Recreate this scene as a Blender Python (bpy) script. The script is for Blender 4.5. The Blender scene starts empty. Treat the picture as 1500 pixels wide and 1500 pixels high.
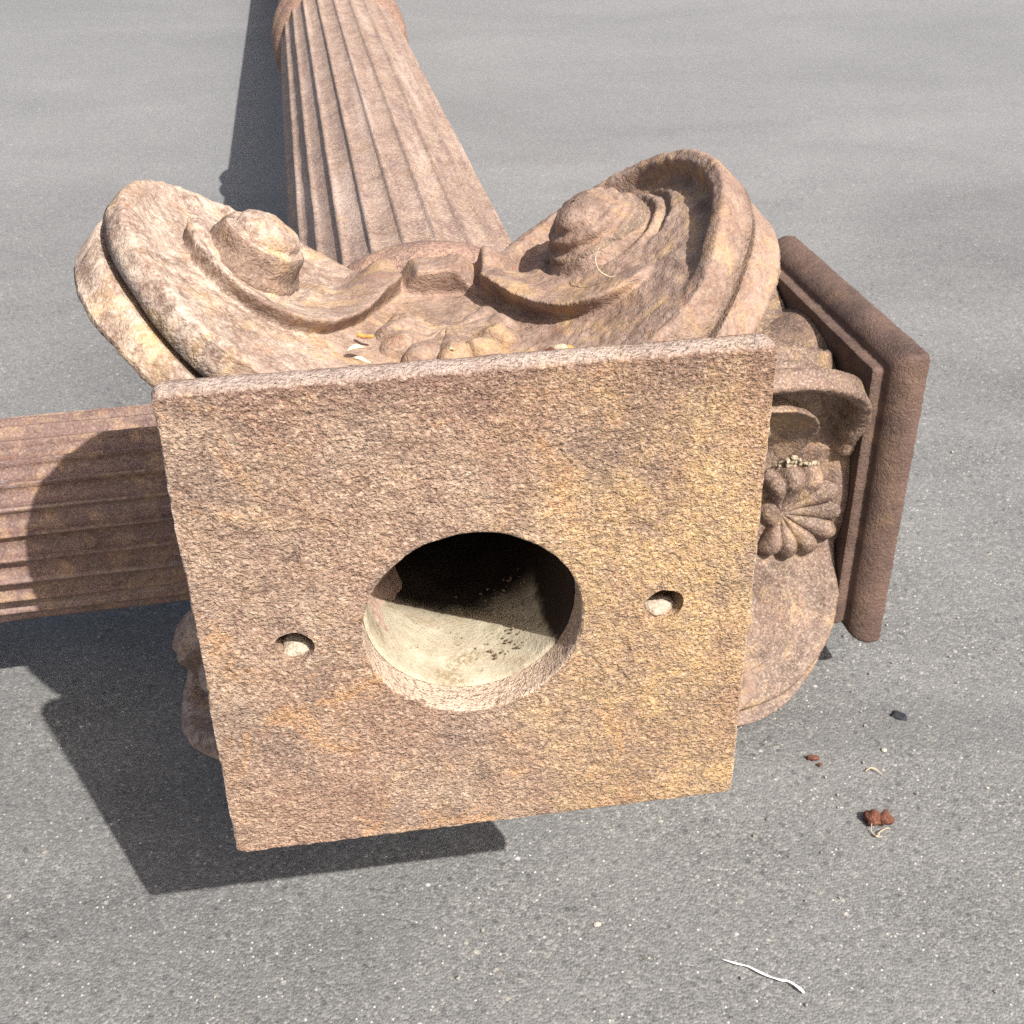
import bpy, bmesh, math, random
import numpy as np
from mathutils import Matrix, Vector

random.seed(7)
rng = np.random.default_rng(7)
scene = bpy.context.scene
C = scene.collection

# ------------------------------------------------------------------ camera
cam_d = bpy.data.cameras.new('camera')
cam = bpy.data.objects.new('camera', cam_d)
C.objects.link(cam)
CR = Matrix(((0.999879, 0.012412, 0.009365), (0.0, 0.602284, -0.798282), (-0.015549, 0.798186, 0.602211))).to_4x4()
cam.matrix_world = Matrix.Translation((0, 0, 0.871218)) @ CR
cam_d.sensor_width = 36.0
cam_d.lens = 36.0 * 1818.67 / 1500.0
cam_d.clip_start = 0.01
cam_d.clip_end = 500
cam_d.dof.use_dof = True
cam_d.dof.focus_distance = 0.74
cam_d.dof.aperture_fstop = 30.0
scene.camera = cam
scene.cycles.use_denoising = False
scene.render.filter_size = 1.0

# ------------------------------------------------------------------ light
S_DIR = Vector((-0.40678, 0.48020, -0.77714)).normalized()
elev = math.asin(-S_DIR.z)
w = bpy.data.worlds.new('World')
scene.world = w
w.use_nodes = True
nt = w.node_tree
sky = nt.nodes.new('ShaderNodeTexSky')
sky.sky_type = 'NISHITA'
sky.sun_disc = False
sky.sun_elevation = elev
sky.sun_rotation = math.atan2(-S_DIR.x, -S_DIR.y)
sky.air_density = 1.0
sky.dust_density = 6.0
sky.ozone_density = 0.6
nt.links.new(sky.outputs[0], nt.nodes['Background'].inputs[0])
nt.nodes['Background'].inputs[1].default_value = 0.085
sd = bpy.data.lights.new('sun', 'SUN')
sd.energy = 4.4
sd.angle = math.radians(0.5)
sd.color = (1.0, 0.965, 0.915)
sun = bpy.data.objects.new('sun', sd)
C.objects.link(sun)
sun.rotation_euler = S_DIR.to_track_quat('-Z', 'Y').to_euler()
sun.location = (2, -2, 4)

scene.view_settings.view_transform = 'Standard'
scene.view_settings.look = 'None'
scene.view_settings.exposure = 0.95
scene.view_settings.gamma = 1.0

# ------------------------------------------------------------------ helpers
def sstep(x, a, b):
    t = np.clip((x - a) / (b - a), 0, 1)
    return t * t * (3 - 2 * t)

def vnoise(P, scale, seed=0):
    """value noise in -1..1 for an (n,3) array"""
    Q = np.asarray(P, float) * scale + 137.3 + seed * 17.17
    I = np.floor(Q).astype(np.int64)
    F = Q - I
    F = F * F * (3 - 2 * F)
    def h(i, j, k):
        n = (i * 374761393 + j * 668265263 + k * 2147483647 + seed * 974634777) & 0xffffffff
        n = ((n ^ (n >> 13)) * 1274126177) & 0xffffffff
        n = (n ^ (n >> 16)) & 0xffff
        return n / 32767.5 - 1
    out = 0
    for dx in (0, 1):
        for dy in (0, 1):
            for dz in (0, 1):
                wgt = (F[:, 0] if dx else 1 - F[:, 0]) * (F[:, 1] if dy else 1 - F[:, 1]) * (F[:, 2] if dz else 1 - F[:, 2])
                out = out + wgt * h(I[:, 0] + dx, I[:, 1] + dy, I[:, 2] + dz)
    return out

def fbm(P, scale, octv=3, seed=0):
    o, a = 0, 1.0
    for k in range(octv):
        o = o + a * vnoise(P, scale * 2 ** k, seed + k)
        a *= 0.5
    return o

def link(name, me, mat=None, parent=None):
    if mat is not None and not me.materials:
        me.materials.append(mat)
    o = bpy.data.objects.new(name, me)
    C.objects.link(o)
    if parent is not None:
        o.parent = parent
    return o

def mesh(name, V, F, smooth=True):
    me = bpy.data.meshes.new(name)
    me.from_pydata([tuple(v) for v in np.asarray(V, float).tolist()], [], F)
    me.validate()
    me.update()
    if smooth:
        me.polygons.foreach_set('use_smooth', [True] * len(me.polygons))
    return me

def fix_normals(me):
    bm = bmesh.new(); bm.from_mesh(me)
    bmesh.ops.remove_doubles(bm, verts=bm.verts, dist=1e-6)
    bmesh.ops.recalc_face_normals(bm, faces=bm.faces)
    bm.to_mesh(me); bm.free()
    return me

def grid_faces(n, m, wrap_m=False):
    F = []
    mm = m if wrap_m else m - 1
    for i in range(n - 1):
        for j in range(mm):
            a = i * m + j; b = i * m + (j + 1) % m
            F.append((a, b, b + m, a + m))
    return F

def roughen(me, amp, scale, octv=3, seed=0):
    n = len(me.vertices)
    co = np.empty(n * 3); me.vertices.foreach_get('co', co); co = co.reshape(-1, 3)
    no = np.empty(n * 3); me.vertices.foreach_get('normal', no); no = no.reshape(-1, 3)
    co = co + no * (fbm(co, scale, octv, seed) * amp)[:, None]
    me.vertices.foreach_set('co', co.ravel())
    me.update()
    return me

def lathe(profile, n=64, closed=True, wob=0.0, seed=0):
    """profile: list of (r,z); closed profile -> ring solid"""
    P = np.array(profile, float)
    th = np.linspace(0, 2 * np.pi, n, endpoint=False)
    V = np.zeros((len(P), n, 3))
    V[:, :, 0] = P[:, :1] * np.cos(th)
    V[:, :, 1] = P[:, :1] * np.sin(th)
    V[:, :, 2] = P[:, 1:2]
    F = grid_faces(len(P), n, True)
    if closed:
        o = (len(P) - 1) * n
        F += [(o + j, o + (j + 1) % n, (j + 1) % n, j) for j in range(n)]
    return V.reshape(-1, 3), F

# ------------------------------------------------------------------ materials
class NB:
    def __init__(self, name):
        self.m = bpy.data.materials.new(name); self.m.use_nodes = True
        self.t = self.m.node_tree; self.n = self.t.nodes
        self.b = self.n['Principled BSDF']
        self.co = self.n.new('ShaderNodeTexCoord').outputs['Object']
    def L(self, a, b): self.t.links.new(a, b)
    def noise(self, scale, detail=4, rough=0.55, dist=0.0, co=None):
        k = self.n.new('ShaderNodeTexNoise')
        k.inputs['Scale'].default_value = scale; k.inputs['Detail'].default_value = detail
        k.inputs['Roughness'].default_value = rough; k.inputs['Distortion'].default_value = dist
        self.L(co or self.co, k.inputs['Vector']); return k.outputs['Fac']
    def voro(self, scale, feature='F1', out='Distance', rnd=1.0, co=None):
        k = self.n.new('ShaderNodeTexVoronoi'); k.feature = feature
        k.inputs['Scale'].default_value = scale; k.inputs['Randomness'].default_value = rnd
        self.L(co or self.co, k.inputs['Vector']); return k.outputs[out]
    def ramp(self, fac, stops, interp='LINEAR'):
        k = self.n.new('ShaderNodeValToRGB'); k.color_ramp.interpolation = interp
        e = k.color_ramp.elements
        while len(e) < len(stops): e.new(0.5)
        for i, (p, c) in enumerate(stops):
            e[i].position = p
            e[i].color = (c, c, c, 1) if isinstance(c, (int, float)) else (*c, 1)
        self.L(fac, k.inputs[0]); return k.outputs[0]
    def mix(self, fac, a, b, mode='MIX'):
        k = self.n.new('ShaderNodeMix'); k.data_type = 'RGBA'; k.blend_type = mode
        for s, v in ((k.inputs[0], fac), (k.inputs[6], a), (k.inputs[7], b)):
            if isinstance(v, (int, float)): s.default_value = v
            elif isinstance(v, tuple): s.default_value = (*v, 1)
            else: self.L(v, s)
        return k.outputs[2]
    def math(self, op, a, b=0.0, clamp=False):
        k = self.n.new('ShaderNodeMath'); k.operation = op; k.use_clamp = clamp
        for s, v in ((k.inputs[0], a), (k.inputs[1], b)):
            if isinstance(v, (int, float)): s.default_value = v
            else: self.L(v, s)
        return k.outputs[0]
    def bump(self, h, strength, dist, prev=None):
        k = self.n.new('ShaderNodeBump'); k.inputs['Strength'].default_value = strength
        k.inputs['Distance'].default_value = dist
        self.L(h, k.inputs['Height'])
        if prev is not None: self.L(prev, k.inputs['Normal'])
        return k.outputs[0]
    def done(self, col, rough=0.9, nrm=None, spec=0.3):
        if isinstance(col, tuple): self.b.inputs['Base Color'].default_value = (*col, 1)
        else: self.L(col, self.b.inputs['Base Color'])
        if isinstance(rough, (int, float)): self.b.inputs['Roughness'].default_value = rough
        else: self.L(rough, self.b.inputs['Roughness'])
        self.b.inputs['Specular IOR Level'].default_value = spec
        if nrm is not None: self.L(nrm, self.b.inputs['Normal'])
        return self.m
    def sep(self, co=None):
        k = self.n.new('ShaderNodeSeparateXYZ'); self.L(co or self.co, k.inputs[0]); return k.outputs
    def mapped(self, scale=(1, 1, 1), rot=(0, 0, 0), co=None):
        k = self.n.new('ShaderNodeMapping'); k.inputs['Scale'].default_value = scale
        k.inputs['Rotation'].default_value = rot
        self.L(co or self.co, k.inputs[0]); return k.outputs[0]

TAN = (0.54, 0.40, 0.28); PINK = (0.36, 0.205, 0.15); BROWN = (0.135, 0.088, 0.068)
DARK = (0.06, 0.038, 0.034); OCHRE = (0.46, 0.300, 0.135); ORANGE = (0.36, 0.135, 0.05)

def rust(name, dust=0.5, ochre=0.4, dark=0.4, bump=1.0, rough=0.9, spec=0.25, offs=0.0, base=PINK, grain=640.0, plate=False, pit=0.5, patch=1.0, streak=0.0, tan=None, fleck=(0.70, 0.58, 0.44), left=False, relief=300.0):
    TAN_ = tan or TAN
    k = NB(name)
    co = k.co
    if offs:
        mp = k.n.new('ShaderNodeMapping'); mp.inputs['Location'].default_value = (offs, offs * .7, offs * .3)
        k.L(k.co, mp.inputs[0]); co = mp.outputs[0]
    big = k.noise(12 * patch, 5, 0.6, 0.6, co)
    mid = k.noise(50 * patch, 7, 0.68, 0.4, co)
    fin = k.noise(190, 6, 0.72, 0.0, co)
    gr = k.noise(grain, 3, 0.6, 0.0, co)
    g2 = k.noise(grain * 0.72, 5, 0.72, 0.2, k.mapped((1, 1, 1), (0.4, 0.9, 0.3), co))
    col = k.mix(k.ramp(mid, [(0.38, 0.0), (0.62, 1.0)]), tuple(c * 0.7 for c in base), base)
    # pale dust
    f = k.math('ADD', k.math('MULTIPLY', mid, 0.5), k.math('MULTIPLY', fin, 0.5))
    df = k.math('MULTIPLY', k.ramp(f, [(0.42, 0.0), (0.57, 1.0)]), dust)
    if left:
        # the right-hand side has been rubbed clean of most of its dust
        sx = k.sep()
        lf = k.n.new('ShaderNodeMapRange'); lf.interpolation_type = 'SMOOTHSTEP'
        k.L(k.math('ADD', sx[0], k.math('MULTIPLY', k.math('SUBTRACT', k.noise(22, 6, 0.7, 0.4, co), 0.5), 0.22)), lf.inputs[0])
        lf.inputs[1].default_value = -0.125; lf.inputs[2].default_value = -0.03; lf.inputs[3].default_value = 0.95; lf.inputs[4].default_value = 0.28
        df = k.math('MULTIPLY', df, lf.outputs[0])
    col = k.mix(df, col, TAN_)
    # ochre blooms
    o = k.noise(30 * patch, 6, 0.7, 0.8, co)
    of = k.math('MULTIPLY', k.ramp(o, [(0.50, 0.0), (0.66, 1.0)]), ochre)
    if plate:
        s = k.sep()
        edge = k.math('ADD', s[0], k.math('MULTIPLY', k.math('SUBTRACT', k.noise(16, 5, 0.65, 0, co), 0.5), 0.22))
        kk = k.n.new('ShaderNodeMapRange'); kk.interpolation_type = 'SMOOTHSTEP'
        k.L(edge, kk.inputs[0]); kk.inputs[1].default_value = -0.015; kk.inputs[2].default_value = 0.075
        of2 = k.math('MULTIPLY', kk.outputs[0], k.ramp(f, [(0.38, 0.12), (0.56, 0.9)]))
        of = k.math('MAXIMUM', of, of2)
    col = k.mix(of, col, OCHRE)
    r = k.noise(70, 5, 0.7, 0.5, co)
    col = k.mix(k.math('MULTIPLY', k.ramp(r, [(0.58, 0.0), (0.70, 1.0)]), 0.4 * ochre + 0.08), col, ORANGE)
    # dark scale
    d = k.noise(24 * patch, 8, 0.74, 0.7, co)
    col = k.mix(k.math('MULTIPLY', k.ramp(d, [(0.53, 0.0), (0.64, 1.0)]), dark), col, BROWN)
    col = k.mix(k.math('MULTIPLY', k.ramp(big, [(0.40, 1.0), (0.56, 0.0)]), 0.34), col, (0.20, 0.118, 0.09))
    if plate:
        b2 = k.noise(9, 6, 0.62, 0.9, k.mapped((1.0, 0.55, 1.0), (0, 0, 0.25), co))
        col = k.mix(k.math('MULTIPLY', k.ramp(b2, [(0.46, 0.0), (0.58, 1.0)]), 0.45), col, (0.27, 0.150, 0.098))
        b3 = k.noise(17, 6, 0.66, 0.8, k.mapped((1.0, 0.7, 1.0), (0.3, 0.2, 1.1), co))
        col = k.mix(k.math('MULTIPLY', k.ramp(b3, [(0.52, 0.0), (0.64, 1.0)]), 0.55), col, (0.150, 0.105, 0.088))
        b4 = k.noise(20, 5, 0.66, 0.8, k.mapped((1, 1, 1), (0.9, 0.2, 2.1), co))
        col = k.mix(k.math('MULTIPLY', k.ramp(b4, [(0.56, 0.0), (0.66, 1.0)]), 0.5), col, (0.48, 0.255, 0.105))
    if streak:
        sm = k.mapped((1, 1, 0.09), (0, 0, 0), co)
        s1 = k.noise(85, 5, 0.65, 0.1, sm); s2 = k.noise(40, 4, 0.6, 0.1, sm)
        col = k.mix(k.math('MULTIPLY', k.ramp(s1, [(0.52, 0.0), (0.66, 1.0)]), streak), col, (0.17, 0.10, 0.095))
        col = k.mix(k.math('MULTIPLY', k.ramp(s2, [(0.54, 0.0), (0.66, 1.0)]), streak * 0.7), col, (0.55, 0.42, 0.36))
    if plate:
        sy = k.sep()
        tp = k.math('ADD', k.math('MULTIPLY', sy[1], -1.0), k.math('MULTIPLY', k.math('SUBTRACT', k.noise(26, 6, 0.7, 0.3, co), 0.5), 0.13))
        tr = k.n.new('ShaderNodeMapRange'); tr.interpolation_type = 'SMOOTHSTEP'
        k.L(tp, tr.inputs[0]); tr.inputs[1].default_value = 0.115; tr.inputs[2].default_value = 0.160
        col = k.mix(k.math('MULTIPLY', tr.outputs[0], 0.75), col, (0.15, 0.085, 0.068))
    if name == 'rusted_iron_shaft_dark':
        pn = k.noise(26, 5, 0.7, 0.5, k.mapped((1, 1, 0.35), (0.2, 0.1, 0.0), co))
        col = k.mix(k.math('MULTIPLY', k.ramp(pn, [(0.62, 0.0), (0.68, 1.0)]), 0.6), col, (0.20, 0.21, 0.25))
    # pits and flecks
    col = k.mix(k.math('MULTIPLY', k.ramp(g2, [(0.40, 1.0), (0.49, 0.0)]), pit * 0.6), col, DARK)
    col = k.mix(k.math('MULTIPLY', k.ramp(gr, [(0.36, 1.0), (0.47, 0.0)]), pit * 0.45), col, BROWN)
    col = k.mix(k.math('MULTIPLY', k.ramp(g2, [(0.52, 0.0), (0.60, 1.0)]), ((0.50 if plate else 0.6) * dust) if not left else 0.0), col, fleck)
    if left:
        col = k.mix(k.math('MULTIPLY', k.math('MULTIPLY', k.ramp(g2, [(0.50, 0.0), (0.60, 1.0)]), 0.28 * dust), lf.outputs[0]), col, fleck)
    if plate:
        # dusty wall of the round hole
        hv = k.n.new('ShaderNodeVectorMath'); hv.operation = 'LENGTH'
        hm = k.mapped((1, 1, 0), (0, 0, 0)); hm.node.inputs['Location'].default_value = (0.005, -0.001, 0)
        k.L(hm, hv.inputs[0])
        hw = k.math('MULTIPLY', k.math('LESS_THAN', hv.outputs['Value'], 0.0597), k.math('ADD', k.math('MULTIPLY', mid, 0.8), 0.35, True), True)
        col = k.mix(hw, col, (0.52, 0.40, 0.31))
        # dusty slab edges, with the sunlit edge line painted into their colour
        vm = k.n.new('ShaderNodeVectorMath'); vm.operation = 'ABSOLUTE'; k.L(k.co, vm.inputs[0])
        sa = k.sep(vm.outputs[0])
        mx = k.math('MAXIMUM', sa[0], sa[1])
        ar = k.ramp(k.math('ADD', mx, k.math('MULTIPLY', k.math('SUBTRACT', fin, 0.5), 0.003)), [(0.1486, 0.0), (0.1496, 0.72)])
        col = k.mix(ar, col, (0.62, 0.53, 0.46))
    p1 = k.noise(relief, 2.5, 0.55, 0.6, k.mapped((0.88, 1.08, 1.0), (0, 0, 0.1), co))
    p2 = k.noise(relief * 2.1, 2, 0.5, 0.0, co)
    h = k.math('ADD', p1, k.math('MULTIPLY', p2, 0.35))
    h = k.ramp(h, [(0.42, 0.0), (0.62, 0.62), (0.86, 1.0)])
    nrm = k.bump(h, 1.0, 0.0021 * bump * (400.0 / relief))
    nrm = k.bump(mid, 0.5, 0.003 * bump, nrm)
    # browner in the low spots of the relief
    col = k.mix(k.math('MULTIPLY', k.ramp(p1, [(0.34, 1.0), (0.50, 0.0)]), pit), col, BROWN)
    return k.done(col, rough, nrm, spec)

M_plate = rust('rusted_iron_plate', 0.66, 0.26, 0.25, 0.85, plate=True, base=(0.285, 0.195, 0.148), pit=0.44, relief=480.0, tan=(0.45, 0.335, 0.240), fleck=(0.64, 0.51, 0.38))
M_cap = rust('rusted_iron_capital', 0.9, 0.65, 0.62, 0.26, base=(0.25, 0.160, 0.120), pit=0.18, left=True, relief=430.0, tan=(0.47, 0.385, 0.31), fleck=(0.70, 0.62, 0.53))
M_eye = rust('rusted_iron_boss', 0.25, 0.6, 0.6, 0.4, offs=3.1, pit=0.3, base=(0.17, 0.12, 0.092), tan=(0.36, 0.28, 0.21), relief=430.0)  # darker boss sides: partly dirt, partly shade put into the colour
M_shaft = rust('rusted_iron_shaft', 0.5, 0.25, 0.25, 0.32, rough=0.6, spec=0.45, offs=5.2, base=(0.275, 0.182, 0.142), pit=0.30, streak=0.6, tan=(0.42, 0.32, 0.25), relief=420.0)
M_ring = rust('rusted_iron_ring', 0.2, 0.3, 0.6, 0.5, rough=0.65, spec=0.4, offs=7.7, base=(0.25, 0.14, 0.11), pit=0.4, relief=420.0)
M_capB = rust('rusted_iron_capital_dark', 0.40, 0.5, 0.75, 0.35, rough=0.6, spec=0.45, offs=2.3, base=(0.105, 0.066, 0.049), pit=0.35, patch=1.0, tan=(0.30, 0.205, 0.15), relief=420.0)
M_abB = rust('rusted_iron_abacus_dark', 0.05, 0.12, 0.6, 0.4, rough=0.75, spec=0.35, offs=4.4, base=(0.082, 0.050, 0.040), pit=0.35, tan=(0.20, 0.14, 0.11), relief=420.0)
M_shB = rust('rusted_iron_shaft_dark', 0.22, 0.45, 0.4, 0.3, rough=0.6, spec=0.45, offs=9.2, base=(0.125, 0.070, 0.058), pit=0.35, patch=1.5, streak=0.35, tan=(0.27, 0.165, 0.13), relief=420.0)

def mat_dust():
    k = NB('pale_dust_shaded_lining')
    a = k.noise(60, 6, 0.7); b = k.noise(420, 4, 0.7)
    col = k.mix(k.ramp(a, [(0.4, 0.0), (0.65, 1.0)]), (0.31, 0.268, 0.195), (0.42, 0.37, 0.275))
    col = k.mix(k.ramp(b, [(0.62, 0.0), (0.70, 0.9)]), col, (0.10, 0.07, 0.04))
    lump = k.noise(36, 3, 0.5, 0.2)
    col = k.mix(k.math('MULTIPLY', k.ramp(lump, [(0.50, 0.0), (0.62, 1.0)]), k.ramp(b, [(0.40, 0.0), (0.55, 0.85)])), col, (0.20, 0.15, 0.09))
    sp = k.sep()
    shade_lie = k.math('ADD', k.math('SUBTRACT', sp[1], k.math('MULTIPLY', sp[0], 0.65)), k.math('MULTIPLY', k.math('SUBTRACT', a, 0.5), 0.03))
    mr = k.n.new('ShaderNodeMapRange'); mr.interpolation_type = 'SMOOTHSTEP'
    k.L(shade_lie, mr.inputs[0]); mr.inputs[1].default_value = 0.000; mr.inputs[2].default_value = 0.014
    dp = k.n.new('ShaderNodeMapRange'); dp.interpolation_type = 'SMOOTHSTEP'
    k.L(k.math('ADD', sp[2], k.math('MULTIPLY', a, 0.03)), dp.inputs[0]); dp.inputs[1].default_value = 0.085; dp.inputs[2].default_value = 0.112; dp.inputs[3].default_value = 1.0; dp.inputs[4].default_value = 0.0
    col = k.mix(k.math('MULTIPLY', mr.outputs[0], dp.outputs[0]), (0.03, 0.02, 0.015), col)  # bore shade painted into the dust: near black on one side and deep in
    h = k.math('ADD', b, k.math('MULTIPLY', a, 0.6))
    return k.done(col, 0.95, k.bump(h, 0.5, 0.003), 0.1)
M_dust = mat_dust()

def mat_asphalt():
    k = NB('worn_asphalt')
    co = k.co
    cells = k.n.new('ShaderNodeTexVoronoi'); cells.inputs['Scale'].default_value = 400
    k.L(co, cells.inputs['Vector'])
    s = k.n.new('ShaderNodeSeparateColor'); k.L(cells.outputs['Color'], s.inputs[0])
    v1 = s.outputs[0]; v2 = s.outputs[1]
    grain = k.noise(520, 5, 0.75)
    mott = k.noise(150, 4, 0.7)
    large = k.noise(2.2, 6, 0.62, 0.6, k.mapped((0.55, 1.3, 1), (0, 0, 0.2)))
    med = k.noise(9, 5, 0.6, 0.2)
    base = k.ramp(grain, [(0.30, (0.055, 0.053, 0.050)), (0.50, (0.146, 0.144, 0.140)), (0.70, (0.29, 0.284, 0.272))])
    stone = k.ramp(v1, [(0.0, (0.05, 0.05, 0.05)), (0.5, (0.137, 0.135, 0.131)), (0.84, (0.235, 0.229, 0.217)), (1.0, (0.42, 0.40, 0.365))])
    col = k.mix(0.40, base, stone)
    # pale chips
    chip = k.math('GREATER_THAN', v2, 0.980)
    core = k.ramp(cells.outputs['Distance'], [(0.25, 1.0), (0.45, 0.0)])
    col = k.mix(k.math('MULTIPLY', chip, core), col, (0.62, 0.59, 0.52))
    big = k.n.new('ShaderNodeTexVoronoi'); big.inputs['Scale'].default_value = 120
    k.L(co, big.inputs['Vector'])
    sb = k.n.new('ShaderNodeSeparateColor'); k.L(big.outputs['Color'], sb.inputs[0])
    bc = k.math('MULTIPLY', k.math('GREATER_THAN', sb.outputs[0], 0.968), k.ramp(big.outputs['Distance'], [(0.16, 1.0), (0.30, 0.0)]))
    col = k.mix(k.math('MULTIPLY', bc, 0.8), col, k.ramp(sb.outputs[1], [(0.0, (0.50, 0.47, 0.42)), (0.5, (0.34, 0.30, 0.24)), (1.0, (0.60, 0.59, 0.57))]))
    dk = k.math('MULTIPLY', k.math('GREATER_THAN', sb.outputs[2], 0.93), k.ramp(big.outputs['Distance'], [(0.2, 1.0), (0.4, 0.0)]))
    col = k.mix(k.math('MULTIPLY', dk, 0.6), col, (0.03, 0.03, 0.032))
    col = k.mix(k.ramp(med, [(0.35, 0.0), (0.65, 0.35)]), col, (0.180, 0.178, 0.174))
    tint = k.ramp(large, [(0.34, (0.76, 0.765, 0.775)), (0.66, (1.14, 1.14, 1.14))])
    col = k.mix(1.0, col, tint, 'MULTIPLY')
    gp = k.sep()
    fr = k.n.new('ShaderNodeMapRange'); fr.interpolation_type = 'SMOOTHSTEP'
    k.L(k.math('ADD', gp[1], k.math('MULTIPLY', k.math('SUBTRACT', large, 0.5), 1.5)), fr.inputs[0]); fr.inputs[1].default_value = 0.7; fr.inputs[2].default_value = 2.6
    col = k.mix(k.math('MULTIPLY', fr.outputs[0], 0.5), k.mix(1.0, col, (0.86, 0.86, 0.855), 'MULTIPLY'), (0.20, 0.20, 0.202))  # asphalt lightens with distance: glancing sheen put into the colour
    # rusty stains
    st = k.noise(7, 3, 0.5)
    col = k.mix(k.ramp(st, [(0.68, 0.0), (0.80, 0.22)]), col, (0.22, 0.13, 0.07))
    h = k.math('ADD', k.math('MULTIPLY', grain, 0.9), k.math('MULTIPLY', cells.outputs['Distance'], -0.9))
    h = k.math('ADD', h, k.math('MULTIPLY', mott, 0.8))
    return k.done(col, 0.62, k.bump(h, 0.7, 0.0012), 0.45)
M_asph = mat_asphalt()

def plain(name, c, rough=0.8, spec=0.3, var=0.35, sc=300, bump=0.5):
    k = NB(name)
    a = k.noise(sc, 5, 0.7)
    col = k.mix(k.ramp(a, [(0.35, 0.0), (0.65, 1.0)]), tuple(x * (1 - var) for x in c), tuple(min(1, x * (1 + var)) for x in c))
    return k.done(col, rough, k.bump(a, bump, 0.002), spec)

# ------------------------------------------------------------------ ground
def build_ground():
    xs = np.concatenate([[-30, -12, -5, -2.5], np.linspace(-1.2, 1.2, 121), [2.5, 5, 12, 30]])
    ys = np.concatenate([[-30, -12, -4, -1], np.linspace(0.3, 2.4, 106), [3, 4.2, 6, 12, 30]])
    XX, YY = np.meshgrid(xs, ys)
    P = np.stack([XX.ravel(), YY.ravel(), np.zeros(XX.size)], 1)
    P[:, 2] = -0.0012 + 0.0012 * fbm(P, 14, 3, 5)
    V = P
    F = grid_faces(len(ys), len(xs))
    me = mesh('asphalt_ground', V, F)
    o = link('ground', me, M_asph)
    o['kind'] = 'structure'
build_ground()

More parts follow.
